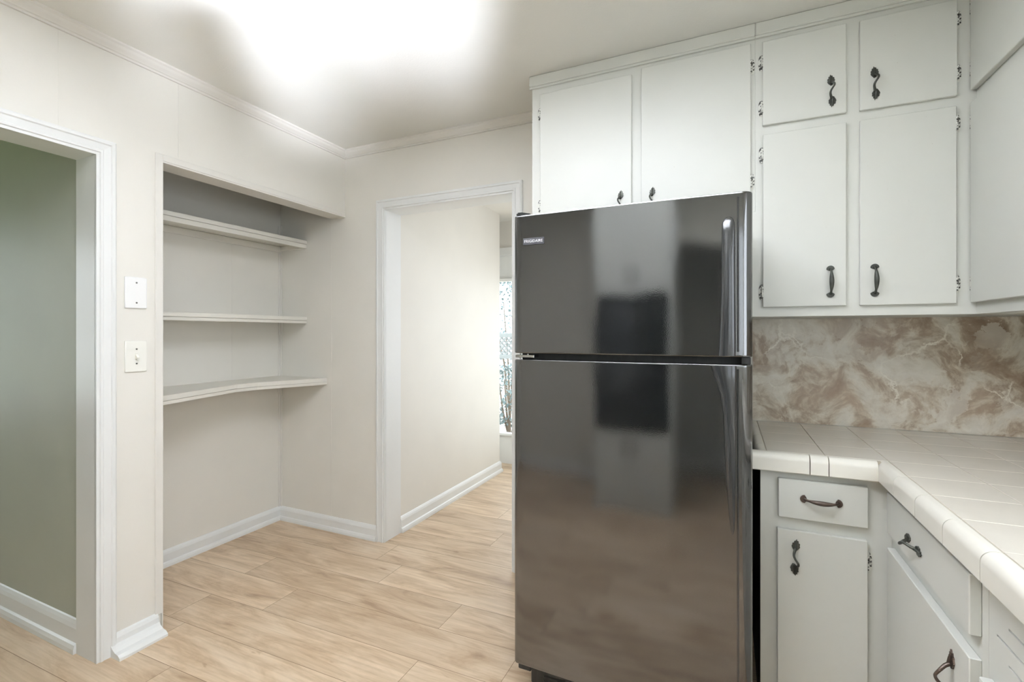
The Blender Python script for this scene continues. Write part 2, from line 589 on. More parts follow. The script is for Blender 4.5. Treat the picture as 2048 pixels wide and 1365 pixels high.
# rooms beyond
bm = B()
box(bm, (HX - 0.12, YB + T, 0), (HX, HY, 2.415))
box(bm, (-3.4, HY - 0.12, 0), (HX - 0.12, HY, 2.415))
struct('wall_hall_left', bm, M['wall'])
bm = B()
box(bm, (-0.93, YB + T, 0), (-0.8, YE, 2.415))
struct('wall_hall_right', bm, M['wall'])
EX0, EX1, EZ0, EZ1 = -2.62, -1.02, 0.30, 1.825
bm = B()
box(bm, (-3.4, YE, 0), (EX0 - 0.1, YE + 0.15, 2.415))
box(bm, (EX1 + 0.09, YE, 0), (-0.8, YE + 0.15, 2.415))
box(bm, (EX0 - 0.1, YE, 2.155), (EX1 + 0.09, YE + 0.15, 2.415))
box(bm, (-3.4, HY, 0), (-3.3, YE, 2.415))
struct('wall_hall_end', bm, M['wall'])
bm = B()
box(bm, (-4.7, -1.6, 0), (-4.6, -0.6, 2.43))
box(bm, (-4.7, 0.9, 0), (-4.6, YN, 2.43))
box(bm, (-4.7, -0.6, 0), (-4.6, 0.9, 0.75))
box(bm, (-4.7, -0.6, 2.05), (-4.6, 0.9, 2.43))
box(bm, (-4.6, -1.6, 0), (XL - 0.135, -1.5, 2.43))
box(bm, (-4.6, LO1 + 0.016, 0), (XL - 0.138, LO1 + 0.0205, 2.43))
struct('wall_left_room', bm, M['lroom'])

# ------------------------------------------------------------------ trim
CASING = [(0, 0), (0.066, 0), (0.066, 0.016), (0.060, 0.021), (0.050, 0.021), (0.046, 0.0165), (0.024, 0.0145), (0.020, 0.017), (0.013, 0.017), (0.010, 0.012), (0.0, 0.012)]
# left opening: casing on the kitchen side (nrm +X); travel so that side points away from the opening
bm = B()
sweep(bm, [(XL, LO1, 0), (XL, LO1, DH), (XL, LO0, DH), (XL, LO0, 0)][::-1], CASING, (1, 0, 0))
# jamb lining
box(bm, (XL - 0.137, LO1, 0), (XL + 0.002, LO1 + 0.019, DH + 0.019))
box(bm, (XL - 0.137, LO0 - 0.019, 0), (XL + 0.002, LO0, DH + 0.019))
box(bm, (XL - 0.137, LO0, DH), (XL + 0.002, LO1, DH + 0.019))
struct('door_1', bm, M['trim'])

CAS2 = [(0, 0), (0.062, 0), (0.062, 0.017), (0.055, 0.022), (0.048, 0.022), (0.045, 0.017), (0.024, 0.015), (0.021, 0.0175), (0.012, 0.0175), (0.009, 0.012), (0, 0.012)]
bm = B()
sweep(bm, [(OX0, YB, 0), (OX0, YB, OZ), (OX1, YB, OZ), (OX1, YB, 0)], CAS2, (0, -1, 0))
box(bm, (OX0 - 0.014, YB - 0.002, 0), (OX0, YB + T + 0.006, OZ))
box(bm, (OX1, YB - 0.002, 0), (OX1 + 0.014, YB + T + 0.006, OZ))
box(bm, (OX0 - 0.014, YB - 0.002, OZ), (OX1 + 0.014, YB + T + 0.006, OZ + 0.014))
struct('door_2', bm, M['trim'])

# trim round the nook (painted with the wall)
bm = B()
box(bm, (XL - 0.11, YN - 0.002, 0), (XL + 0.006, YN + 0.004, 2.062))
box(bm, (XL, YN - 0.027, 0.07), (XL + 0.007, YN + 0.004, 2.088), 0.0025)
box(bm, (XL, YN + 0.004, 2.058), (XL + 0.007, YB, 2.088), 0.0025)
box(bm, (XL - 0.110, YN, 2.052), (XL + 0.004, YB, 2.0625))
struct('trim_1', bm, M['nook'])
# corner strips inside the nook
bm = B()
box(bm, (XN, YB - 0.020, 0.09), (XN + 0.008, YB, 2.05), 0.002)
box(bm, (XN, YB - 0.008, 0.09), (XN + 0.020, YB, 2.05), 0.002)
struct('trim_2', bm, M['nook'])

# crown moulding
CROWN = [(0, 0), (0.040, 0), (0.040, 0.008), (0.033, 0.013), (0.028, 0.022), (0.017, 0.032), (0.014, 0.036), (0.009, 0.038), (0.009, 0.047), (0, 0.047)]
bm = B()
# travel so that nrm(down) x d points into the room
sweep(bm, [(XL, YF, ZC), (XL, YB, ZC), (-0.80, YB, ZC)], [(-a, b) for a, b in CROWN] if V(0, 0, -1).cross(V(0, 1, 0)).x < 0 else CROWN, (0, 0, -1))
struct('trim_3', bm, M['nook'])

# baseboards: profile a = out from wall, b = up
BASE = [(0, 0), (0.026, 0), (0.026, 0.012), (0.022, 0.022), (0.015, 0.026), (0.015, 0.062), (0.011, 0.072), (0.005, 0.080), (0, 0.082)]
def baseboard(name, path, m=None, tall=1.0):
    bm = B()
    sgn = 1
    d = Vector(path[1]) - Vector(path[0])
    sweep(bm, path, [(a, b * tall) for a, b in BASE], (0, 0, 1))
    return struct(name, bm, m or M['trim'])
# left of travel = out of the wall (nrm z up: z x d = left side)
bm = B()
prof = [(0, 0), (0.080, 0), (0.080, 0.010), (0.066, 0.020), (0.046, 0.024), (0.028, 0.034), (0.018, 0.044), (0.016, 0.064), (0.010, 0.076), (0, 0.080)]
# the thick built-up baseboard on the stub wall
sweep(bm, [(XL, YN - 0.018, 0), (XL, LO1 + 0.045, 0)], prof, (0, 0, 1))
o = struct('baseboard_left', bm, M['trim'])
baseboard('baseboard_nook', [(OX0 - 0.062, YB, 0), (XN, YB, 0), (XN, YN, 0)], None, 1.12)
baseboard('baseboard_left_room', [(XL - 0.138, LO1 + 0.016, 0), (-4.6, LO1 + 0.016, 0)], None, 1.55)
baseboard('baseboard_hall', [(-3.3, HY, 0), (HX, HY, 0), (HX, YB + T + 0.006, 0)][::1], None, 1.25)
baseboard('baseboard_front', [(XL, YF, 0), (-0.96, YF, 0)], None, 1.1)

# ------------------------------------------------------------------ windows
# window over the sink (right wall)
bm = B()
fr = 0.045
box(bm, (XR - 0.018, WY0 - 0.07, WZ0 - 0.07), (XR - 0.0005, WY1 + 0.07, WZ0))
box(bm, (XR - 0.018, WY0 - 0.07, WZ1), (XR - 0.0005, WY1 + 0.07, WZ1 + 0.07))
box(bm, (XR - 0.018, WY0 - 0.07, WZ0), (XR - 0.0005, WY0, WZ1))
box(bm, (XR - 0.018, WY1, WZ0), (XR - 0.0005, WY1 + 0.07, WZ1))
for y0, y1, z0, z1 in ((WY0, WY1, WZ0, WZ0 + fr), (WY0, WY1, WZ1 - fr, WZ1), (WY0, WY0 + fr, WZ0, WZ1), (WY1 - fr, WY1, WZ0, WZ1), (0.04, 0.09, WZ0, WZ1)):
    box(bm, (XR + 0.06, y0, z0), (XR + 0.10, y1, z1))
w1 = struct('window_1', bm, M['trim'])
bm = B()
box(bm, (XR + 0.078, WY0 + fr, WZ0 + fr), (XR + 0.082, WY1 - fr, WZ1 - fr))
obj('pane', bm, M['glass'], w1)

# window in the front wall, behind the camera
bm = B()
for x0, x1, z0, z1 in ((FX_0, FX_1, FZ0, FZ0 + 0.04), (FX_0, FX_1, FZ1 - 0.04, FZ1), (FX_0, FX_0 + 0.04, FZ0 + 0.04, FZ1 - 0.04), (FX_1 - 0.04, FX_1, FZ0 + 0.04, FZ1 - 0.04)):
    box(bm, (x0, YF - 0.10, z0), (x1, YF - 0.06, z1))
w2 = struct('window_2', bm, M['trim'])
bm = B()
box(bm, (FX_0 + 0.04, YF - 0.082, FZ0 + 0.04), (FX_1 - 0.04, YF - 0.078, FZ1 - 0.04))
obj('pane', bm, M['glass'], w2)

# window of the room on the left (shows only as light and reflections)
bm = B()
for y0, y1, z0, z1 in ((-0.6, 0.9, 0.75, 0.80), (-0.6, 0.9, 2.0, 2.05), (-0.6, -0.55, 0.80, 2.0), (0.85, 0.9, 0.80, 2.0), (-0.55, 0.85, 1.385, 1.425)):
    box(bm, (-4.68, y0, z0), (-4.63, y1, z1))
w3 = struct('window_3', bm, M['trim'])
bm = B()
box(bm, (-4.657, -0.55, 0.80), (-4.653, 0.85, 2.0))
obj('pane', bm, M['glass'], w3)

# glazed door unit at the end of the hall
bm = B()
for x0, x1, z0, z1 in ((EX0 - 0.1, EX0, 0, 2.155), (EX1, EX1 + 0.09, 0, 2.155), (EX0, EX1, 0, EZ0), (EX0, EX1, EZ1, 2.155), (-1.84, -1.76, EZ0, EZ1)):
    box(bm, (x0, YE + 0.01, z0), (x1, YE + 0.07, z1))
box(bm, (EX0 - 0.1, YE - 0.016, 2.075), (EX1 + 0.09, YE + 0.01, 2.155), 0.004)
box(bm, (EX0 - 0.02, YE - 0.03, EZ1 - 0.012), (EX1 + 0.02, YE + 0.01, EZ1 + 0.018), 0.003)
box(bm, (EX0 - 0.02, YE - 0.03, EZ0 - 0.016), (EX1 + 0.02, YE + 0.01, EZ0 + 0.008), 0.003)
d3 = struct('door_3', bm, M['trim'])
bm = B()
box(bm, (EX0, YE + 0.038, EZ0), (EX1, YE + 0.042, EZ1))
obj('pane', bm, M['glass'], d3)

# ------------------------------------------------------------------ handles and hinges (local: door faces -Y, at y = 0)
def leaf_plate(bm, cx, cz, flip, ang=0.0, s=1.0):
    """small lobed leaf, tip pointing up (flip=1) or down (-1)"""
    half = [(0.0, 0.024), (0.0025, 0.0185), (0.006, 0.0185), (0.0068, 0.0125), (0.0108, 0.0105), (0.0106, 0.0040), (0.0122, 0.0005), (0.0092, -0.0055), (0.0058, -0.010), (0.0034, -0.014)]
    pts = half + [(-x * 0.93, z - 0.0015) for x, z in half[::-1][:-1]]
    ca, sa = math.cos(ang), math.sin(ang)
    out = []
    for x, z in pts:
        x, z = x * s, z * s
        x, z = x * ca - z * sa, x * sa + z * ca
        out.append((cx + x, cz + flip * z))
    prism(bm, out, -0.0035, 0.0, 'Y')
    # raised rib down the middle
    tube(bm, [(cx, -0.003, cz + flip * 0.019 * s), (cx, -0.0055, cz + flip * 0.006 * s), (cx, -0.0075, cz - flip * 0.010 * s)], [0.0015, 0.003, 0.0042], 8)

def handle_leaf(L=0.118, mirror=1):
    """ornate pull: two leaf plates joined by a bowed S bar, vertical, centred"""
    bm = B()
    h = L / 2 - 0.024
    leaf_plate(bm, -0.001 * mirror, h, 1, 0.12 * mirror)
    leaf_plate(bm, 0.003 * mirror, -h, -1, 0.12 * mirror)
    pts, rad = [], []
    N = 16
    for i in range(N + 1):
        t = i / N
        z = (h - 0.006) * (1 - 2 * t)
        y = -0.006 - 0.023 * math.sin(PI * t) ** 0.7
        x = mirror * 0.0062 * math.sin(2 * PI * t)
        pts.append((x, y, z))
        rad.append(0.0031 + 0.0013 * abs(2 * t - 1) ** 2)
    tube(bm, pts, rad, 10)
    return bm

def handle_fan(L=0.114):
    """spindle pull with half-round fan ends, vertical, centred"""
    bm = B()
    for s in (1, -1):
        zc = s * (L / 2 - 0.0125)
        pts = [(0.0125 * math.cos(PI * k / 12), zc + s * 0.0125 * math.sin(PI * k / 12)) for k in range(13)]
        pts += [(-0.007, zc - s * 0.004), (0, zc - s * 0.007), (0.007, zc - s * 0.004)]
        prism(bm, pts if s > 0 else pts[::-1], -0.004, 0, 'Y')
    pts, rad = [], []
    N = 18
    h = L / 2 - 0.012
    for i in range(N + 1):
        t = i / N
        z = h * (1 - 2 * t)
        y = -0.004 - 0.0235 * math.sin(PI * t) ** 0.55
        pts.append((0, y, z))
        e = math.sin(PI * t)
        rad.append(0.0042 + 0.0034 * e ** 2.2 - 0.0010 * math.exp(-((min(t, 1 - t) - 0.13) / 0.06) ** 2))
    tube(bm, pts, rad, 12)
    return bm

HMESH = {}
def add_handle(kind, parent, x, y, z, horizontal=False, mirror=1, mat=None, name='handle', tilt=0.0):
    key = (kind, mirror, (mat or M['iron']).name)
    if key not in HMESH:
        bm = handle_leaf(mirror=mirror) if kind == 'leaf' else handle_fan()
        o = obj(name, bm, mat or M['iron'], parent)
        HMESH[key] = o.data
    else:
        o = bpy.data.objects.new(name, HMESH[key])
        COL.objects.link(o)
        o.parent = parent
    o.location = (x, y, z)
    o.rotation_euler = (0, PI / 2 + tilt if horizontal else tilt, 0)
    return o

HG = {}
def add_hinge(parent, x, y, z, side=1):
    """wrap hinge: round-ended leaf on the frame beside the door plus knuckle barrel; side = +1 frame lies to +x"""
    if side not in HG:
        bm = B()
        pts = [(0, -0.030), (side * 0.008, -0.0285), (side * 0.0125, -0.020), (side * 0.0135, 0.0), (side * 0.0125, 0.020), (side * 0.008, 0.0285), (0, 0.030)]
        prism(bm, pts if side > 0 else pts[::-1], -0.0015, 0, 'Y')
        for k in range(5):
            z0 = -0.022 + k * 0.009
            tube(bm, [(side * 0.0018, -0.0105, z0), (side * 0.0018, -0.0105, z0 + 0.0078)], 0.0037, 10, 0)
        box(bm, (-0.0005 * side, -0.0105, -0.022), (side * 0.003, 0, 0.022), 0, 0)
        o = obj('hinge', bm, [M['hinge'], M['iron']], parent)
        HG[side] = o.data
    else:
        o = bpy.data.objects.new('hinge', HG[side])
        COL.objects.link(o)
        o.parent = parent
    o.location = (x, y, z)
    return o

# ------------------------------------------------------------------ cabinets
DT = 0.013      # how far slab doors stand proud of the face frame
def slab(name, parent, x0, x1, z0, z1, m=None, dt=DT):
    bm = B()
    box(bm, (x0, -dt, z0), (x1, 0.0, z1), 0.0018)
    return obj(name, bm, m or M['cab'], parent)

def carcass(parent, x0, x1, depth, z0, z1, holes, m=None, side=None):
    """hollow box (local y 0.. depth) and a face frame with the given door openings"""
    m = m or M['cab']
    bm = B()
    t = 0.018
    box(bm, (x0, 0.018, z0), (x0 + t, depth, z1), 0, 0)
    box(bm, (x1 - t, 0.018, z0), (x1, depth, z1), 0, 0)
    box(bm, (x0 + t, 0.018, z0 + 0.003), (x1 - t, depth, z0 + 0.018), 0, 0)
    box(bm, (x0 + t, 0.018, z1 - t), (x1 - t, depth, z1), 0, 0)
    box(bm, (x0 + t, depth - 0.008, z0 + 0.018), (x1 - t, depth, z1 - t), 0, 0)
    obj('carcass', bm, side or m, parent)
    bm = B()
    xs = sorted({x0, x1} | {h[0] for h in holes} | {h[1] for h in holes})
    zs = sorted({z0, z1} | {h[2] for h in holes} | {h[3] for h in holes})
    for xa, xb in zip(xs, xs[1:]):
        for za, zb in zip(zs, zs[1:]):
            cx_, cz_ = (xa + xb) / 2, (za + zb) / 2
            if any(h[0] < cx_ < h[1] and h[2] < cz_ < h[3] for h in holes):
                continue
            box(bm, (xa, 0, za), (xb, 0.018, zb))
    bmesh.ops.remove_doubles(bm, verts=bm.verts[:], dist=1e-5)
    obj('face_frame', bm, m, parent)

def hole(d, i=0.009):
    return (d[0] + i, d[1] - i, d[2] + i, d[3] - i)

YU = 2.04       # face of the wall cabinets on the back wall
UD = YB - YU
ZT = 2.425
# --- cabinet over the refrigerator
c1 = thing('wall_cabinet', 'white two-door wall cabinet above the black refrigerator', 'cabinet', (0, YU, 0), 0, 'white painted wall cabinets')
da, db = (-0.779, -0.369, 1.80, 2.388), (-0.329, 0.079, 1.80, 2.404)
carcass(c1, -0.822, 0.094, UD, 1.765, ZC - 0.001, [hole(da), hole(db)])
d = slab('door', c1, *da)
add_handle('leaf', d, -0.415, -DT, 1.847, mirror=-1)
add_hinge(d, da[0], 0, 2.300, -1)
add_hinge(d, da[0], 0, 1.88, -1)
d = slab('door', c1, *db)
add_handle('leaf', d, -0.285, -DT, 1.845, mirror=-1)
add_hinge(d, db[1], 0, 2.318, 1)
add_hinge(d, db[1], 0, 1.88, 1)
# --- tall four-door cabinet
c2 = thing('wall_cabinet', 'white four-door wall cabinet between refrigerator and corner, above marbled splash', 'cabinet', (0, YU, 0), 0, 'white painted wall cabinets')
DU = [(0.119, 0.382, 2.084, 2.400), (0.422, 0.686, 2.082, 2.398), (0.120, 0.382, 1.398, 2.048), (0.422, 0.684, 1.398, 2.048)]
carcass(c2, 0.0945, XR - 0.001, UD, 1.363, ZC - 0.001, [hole(q) for q in DU])
d = slab('door', c2, *DU[0])
add_handle('leaf', d, 0.337, -DT, 2.168, mirror=1)
add_hinge(d, DU[0][0], 0, 2.325, -1); add_hinge(d, DU[0][0], 0, 2.153, -1)
d = slab('door', c2, *DU[1])
add_handle('leaf', d, 0.464, -DT, 2.168, mirror=1)
add_hinge(d, DU[1][1], 0, 2.335, 1); add_hinge(d, DU[1][1], 0, 2.158, 1)
d = slab('door', c2, *DU[2])
d['label'] = 'slightly ajar door with fan-ended handle'
d.location = (0, -0.002, 0)
add_handle('fan', d, 0.334, -DT, 1.485)
add_hinge(d, DU[2][0], 0, 1.975, -1); add_hinge(d, DU[2][0], 0, 1.455, -1)
d = slab('door', c2, *DU[3])
add_handle('fan', d, 0.464, -DT, 1.484)
add_hinge(d, DU[3][1], 0, 1.992, 1); add_hinge(d, DU[3][1], 0, 1.462, 1)
bm = B()
box(bm, (0.070, 0.0, 1.363), (0.0945, 0.018, 1.7645))
obj('filler_strip', bm, M['cab'], c2)
# cornice strips on top of both
bm = B()
box(bm, (-0.832, -0.016, 2.430), (0.094, 0.0, ZC - 0.001), 0.003)
box(bm, (-0.832, -0.010, 2.421), (0.094, 0.0, 2.430), 0.001)
obj('cornice', bm, M['cab'], c1)
bm = B()
box(bm, (0.0945, -0.016, 2.430), (0.74, 0.0, ZC - 0.001), 0.003)
box(bm, (0.0945, -0.010, 2.421), (0.74, 0.0, 2.430), 0.001)
obj('cornice', bm, M['cab'], c2)

# --- wall cabinet on the right wall (faces -X): local x = -(Y), local y = X
XU = 0.738
c3 = thing('wall_cabinet', 'white wall cabinet on the right wall, cut off by the photo edge', 'cabinet', (XU, YU, 0), -PI / 2, 'white painted wall cabinets')
RU = [(0.006, 0.45, 2.093, 2.40), (0.006, 0.45, 1.400, 2.052), (0.485, 0.80, 2.093, 2.40), (0.485, 0.80, 1.400, 2.052)]
carcass(c3, 0.0005, 0.84, XR - XU - 0.001, 1.363, ZC - 0.001, [hole(q) for q in RU])
for i, q in enumerate(RU):
    d = slab('door', c3, *q, dt=0.018)
    if i == 0:
        for z in (2.365, 2.163):
            add_hinge(d, q[0], -0.004, z, -1)
    if i == 1:
        for z in (1.990, 1.462):
            add_hinge(d, q[0], -0.004, z, -1)
    if i < 2:
        add_handle('leaf' if i == 0 else 'fan', d, 0.405, -0.018, 2.175 if i == 0 else 1.485)
bm = B()
box(bm, (0.017, -0.016, 2.430), (0.84, 0.0, ZC - 0.001), 0.003)
obj('cornice', bm, M['cab'], c3)

# --- base cabinet on the back wall
YBF = 1.780
ZB = 0.853
b1 = thing('base_cabinet', 'narrow white base cabinet beside refrigerator with one drawer and one door', 'cabinet', (0, YBF, 0), 0, 'white painted base cabinets')
DW, DD = (0.149, 0.388, 0.706, 0.831), (0.146, 0.387, 0.10, 0.668)
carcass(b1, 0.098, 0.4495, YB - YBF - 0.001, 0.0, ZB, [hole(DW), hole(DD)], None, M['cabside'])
d = slab('drawer', b1, *DW, dt=0.017)
add_handle('fan', d, 0.266, -0.017, 0.7725, horizontal=True, mat=M['bronze'], tilt=0.02)
d = slab('door', b1, *DD, dt=0.017)
add_handle('leaf', d, 0.196, -0.017, 0.583, mirror=-1)
add_hinge(d, DD[1], 0, 0.600, 1); add_hinge(d, DD[1], 0, 0.17, 1)

# --- base cabinet on the right leg (faces -X)
XBF = 0.450
b2 = thing('base_cabinet', 'white base cabinet under the right-hand counter with leaf-handled drawer and door', 'cabinet', (XBF, YBF, 0), -PI / 2, 'white painted base cabinets')
RD, RDo = (0.030, 0.560, 0.708, 0.828), (0.030, 0.560, 0.10, 0.664)
carcass(b2, 0.0005, 0.585, XR - XBF - 0.001, 0.0, ZB, [hole(RD), hole(RDo)])
d = slab('drawer', b2, *RD, dt=0.020)
add_handle('leaf', d, 0.255, -0.020, 0.762, horizontal=True, mirror=-1)
d = slab('door', b2, *RDo, dt=0.020)
add_handle('leaf', d, 0.487, -0.020, 0.575, mirror=1, mat=M['bronze'])
add_hinge(d, RDo[0], 0, 0.575, -1); add_hinge(d, RDo[0], 0, 0.17, -1)

# --- sink cabinet further along, with a slotted front
b3 = thing('sink_cabinet', 'white sink base cabinet with slotted vent front at lower right edge', 'cabinet', (XBF, YBF, 0), -PI / 2, 'white painted base cabinets')
SD = [(0.60, 1.05, 0.10, 0.655), (1.07, 1.50, 0.10, 0.655)]
slots = []
for k, (z, s0) in enumerate(((0.778, 0.655), (0.745, 0.615), (0.713, 0.655))):
    x = s0
    while x < 1.45:
        slots.append((x, x + 0.17, z - 0.0022, z + 0.0022))
        x += 0.20
carcass(b3, 0.586, 2.70, XR - XBF - 0.001, 0.0, ZB, slots + [hole(q) for q in SD])
for q in SD:
    d = slab('door', b3, *q, dt=0.020)
    add_handle('leaf', d, q[1] - 0.04, -0.020, 0.575)

# ------------------------------------------------------------------ countertop
ct = thing('countertop', 'L-shaped cream ceramic tile countertop with bullnose edge tiles', 'countertop', (0, 0, 0))
CZ = 0.914
bm = B()
box(bm, (0.094, 1.758, ZB + 0.0005), (XR - 0.001, YB - 0.004, CZ - 0.0022), 0, 0)
box(bm, (0.424, -0.93, ZB + 0.0005), (XR - 0.001, 1.758, CZ - 0.0022), 0, 0)
obj('substrate', bm, M['grout'], ct)
bm = B()
P_ = 0.1635
gx0, gy0 = 0.1155, 1.778
def tile(bm, x0, x1, y0, y1, g=0.0011):
    box(bm, (x0 + g, y0 + g, CZ - 0.006), (x1 - g, y1 - g, CZ), 0.0009)
xs = [gx0 + P_ * k for k in range(0, 7)]
ys = []
y = gy0
while y < YB - 0.03:
    ys.append(y)
    y += P_
yy = ys + [YB - 0.006]
xx = [x for x in xs if x < XR - 0.03] + [XR - 0.003]
for ya, yb in zip(yy, yy[1:]):
    for xa, xb in zip(xx, xx[1:]):
        tile(bm, xa, xb, ya, yb)
xr = [x for x in xx if x > 0.435]
y = gy0
while y > -0.9:
    for xa, xb in zip(xr, xr[1:]):
        if 0.15 < y - P_ and True:
            tile(bm, xa, xb, y - P_, y)
        else:
            tile(bm, xa, xb, y - P_, y)
    y -= P_
obj('field_tiles', bm, M['tile'], ct)
# edge tiles: bullnose cap, one mesh with the joints between pieces
bm = B()
def bull(depth, drop, r=0.021):
    """section: a = outward from the grout line, b = up relative to CZ"""
    pts = [(0.0, -0.004), (0.0, -0.0006), (0.003, 0.0004)]
    n = 7
    pts += [(depth - r + r * math.sin(PI / 2 * k / n), 0.0004 - r + r * math.cos(PI / 2 * k / n)) for k in range(n + 1)]
    pts += [(depth, -drop + 0.003), (depth - 0.003, -drop), (depth - 0.009, -drop), (depth - 0.009, -r - 0.004), (depth - r - 0.006, -0.008)]
    return pts
pr1 = bull(0.032, CZ - 0.855)
def edge_run(p0, p1, cuts, out):
    """edge tiles along p0->p1 (2D); out = outward unit vector; cuts = distances of joints"""
    p0, p1, out = Vector(p0), Vector(p1), Vector(out)
    L_ = (p1 - p0).length
    d = (p1 - p0) / L_
    cs = [0] + cuts + [L_]
    for a, b in zip(cs, cs[1:]):
        A, B_ = p0 + d * (a + 0.0014), p0 + d * (b - 0.0014)
        r0 = [bm.verts.new((A.x + out.x * u, A.y + out.y * u, CZ + w)) for u, w in pr1]
        r1 = [bm.verts.new((B_.x + out.x * u, B_.y + out.y * u, CZ + w)) for u, w in pr1]
        n = len(pr1)
        for j in range(n):
            f = bm.faces.new([r0[j], r0[(j + 1) % n], r1[(j + 1) % n], r1[j]])
            if 2 <= j <= 10:
                f.smooth = True
        bm.faces.new(r0)
        bm.faces.new(r1[::-1])
# short front run: outward -Y, from left end to the inside corner
edge_run((0.072, 1.7755), (0.410, 1.7755), [0.162, 0.212], (0, -1))
# long run along the right leg: outward -X, from corner toward the camera
edge_run((0.4405, 1.7755), (0.4405, -0.90), [0.032 + 0.138 + 0.163 * k for k in range(15)], (-1, 0))
# left end cap beside the refrigerator: outward -X
edge_run((0.114, 2.365), (0.114, 1.7765), [0.163, 0.326, 0.489], (-1, 0))
obj('edge_tiles', bm, M['edge'], ct)

# backsplash sheet
bm = B()
box(bm, (0.100, YB - 0.0035, CZ + 0.001), (XR - 0.001, YB - 0.0005, 1.3625))
tag(obj('backsplash', bm, M['marble']), 'beige and brown marbled laminate backsplash behind the tiled counter', 'backsplash')
bm = B()
box(bm, (XR - 0.0035, 1.13, CZ + 0.001), (XR - 0.0005, YB - 0.004, 1.3625))
tag(obj('backsplash', bm, M['marble']), 'marbled laminate backsplash on the right wall under the cut-off cabinet', 'backsplash')

# ------------------------------------------------------------------ refrigerator
fr_ = thing('refrigerator', 'tall glossy black top-freezer refrigerator standing left of the counter', 'refrigerator', (-0.315, 1.95, 0))
FX0, FX1, FYF = -0.697 + 0.315, 0.066 + 0.315, 1.545 - 1.95     # local
FYD = 1.612 - 1.95
def door_outline():
    """plan outline of a door, local x,y (front at -y) with rolled vertical edges and a faint convex front"""
    pts = [(FX0, FYD)]
    r = 0.026
    for k in range(9):
        t = PI / 2 * k / 8
        pts.append((FX0 + r * 0.62 - r * 0.62 * math.cos(t), FYF + r - r * math.sin(t)))
    xa, xb = FX0 + r * 0.62, FX1 - 0.030
    for k in range(1, 24):
        s = k / 24
        pts.append((xa + (xb - xa) * s, FYF - 0.0065 * math.sin(PI * s)))
    for k in range(13):
        t = PI / 2 * k / 12
        pts.append((FX1 - 0.030 + 0.030 * math.sin(t), FYF + 0.034 - 0.034 * math.cos(t)))
    pts.append((FX1, FYD))
    return pts
def fridge_door(z0, z1, name):
    bm = B()
    out = door_outline()
    cxm = (FX0 + FX1) / 2
    def ring(z, ins):
        return [bm.verts.new((cxm + (x - cxm) * (1 - ins / 0.38), y + (ins * 1.0 if y < FYD - 0.001 else 0), z)) for x, y in out]
    e = 0.0028
    zs = [(z0, e), (z0 + e * 0.3, e * 0.3), (z0 + e, 0), (z0 + e + 0.003, 0)] + [(z0 + e + (z1 - z0 - 2 * e) * k / 6, 0) for k in range(1, 6)] + [(z1 - e - 0.003, 0), (z1 - e, 0), (z1 - e * 0.3, e * 0.3), (z1, e)]
    rings = [ring(z, i) for z, i in zs]
    n = len(out)
    for r0, r1 in zip(rings, rings[1:]):
        for j in range(n):
            f = bm.faces.new([r0[j], r0[(j + 1) % n], r1[(j + 1) % n], r1[j]])
            f.smooth = j < n - 1
    bm.faces.new(rings[0]); bm.faces.new(rings[-1][::-1])
    return obj(name, bm, M['fridge'], fr_)
ZF0, ZF1, ZD0, ZD1 = 1.230, 1.716, 0.130, 1.207
fd = fridge_door(ZF0, ZF1, 'freezer_door')
rd = fridge_door(ZD0, ZD1, 'lower_door')

bm = B()
box(bm, (FX0 + 0.006, 1.625 - 1.95, 0.055), (FX1 - 0.012, 2.315 - 1.95, 1.703), 0.006)
obj('cabinet_body', bm, M['fmatte'], fr_)
bm = B()
box(bm, (FX0 + 0.02, FYD, ZD0 + 0.02), (FX1 - 0.02, 1.626 - 1.95, ZD1 - 0.012), 0.002)
box(bm, (FX0 + 0.02, FYD, ZF0 + 0.012), (FX1 - 0.02, 1.626 - 1.95, ZF1 - 0.015), 0.002)
box(bm, (FX0 + 0.012, FYD - 0.006, ZD1 - 0.0125), (FX1 - 0.02, 1.626 - 1.95, ZF0 + 0.0125), 0.001)
obj('gasket', bm, M['gasket'], fr_)

def handle_bar(pairs, name, parent):
    """moulded grip: rows of (z, xl, xr, height) ; half-elliptic section standing out of the door front"""
    bm = B()
    rings = []
    N = 14
    for z, xl, xr_, h in pairs:
        ring = []
        for k in range(N + 1):
            t = PI * k / N
            x = (xl + xr_) / 2 - (xr_ - xl) / 2 * math.cos(t)
            y = FYF + 0.001 - h * 0.62 * math.sin(t) ** 0.42
            ring.append(bm.verts.new((x, y, z)))
        rings.append(ring)
    for r0, r1 in zip(rings, rings[1:]):
        for k in range(N):
            f = bm.faces.new([r0[k], r0[k + 1], r1[k + 1], r1[k]])
            f.smooth = True
        bm.faces.new([r0[0], r1[0], r1[-1], r0[-1]])
    bm.faces.new(rings[0][::-1]); bm.faces.new(rings[-1])
    return obj(name, bm, M['fplastic'], parent)
o_ = 0.315
rows = []
for z, xl, xr_, h in ((1.233, -0.026, 0.021, 0.024), (1.30, -0.023, 0.021, 0.027), (1.40, -0.019, 0.020, 0.028), (1.52, -0.018, 0.019, 0.026), (1.60, -0.017, 0.019, 0.022), (1.625, -0.016, 0.018, 0.018), (1.637, -0.011, 0.014, 0.012), (1.643, -0.004, 0.007, 0.005)):
    rows.append((z, xl + o_, xr_ + o_, h))
handle_bar(rows, 'handle', fd)
rows = []
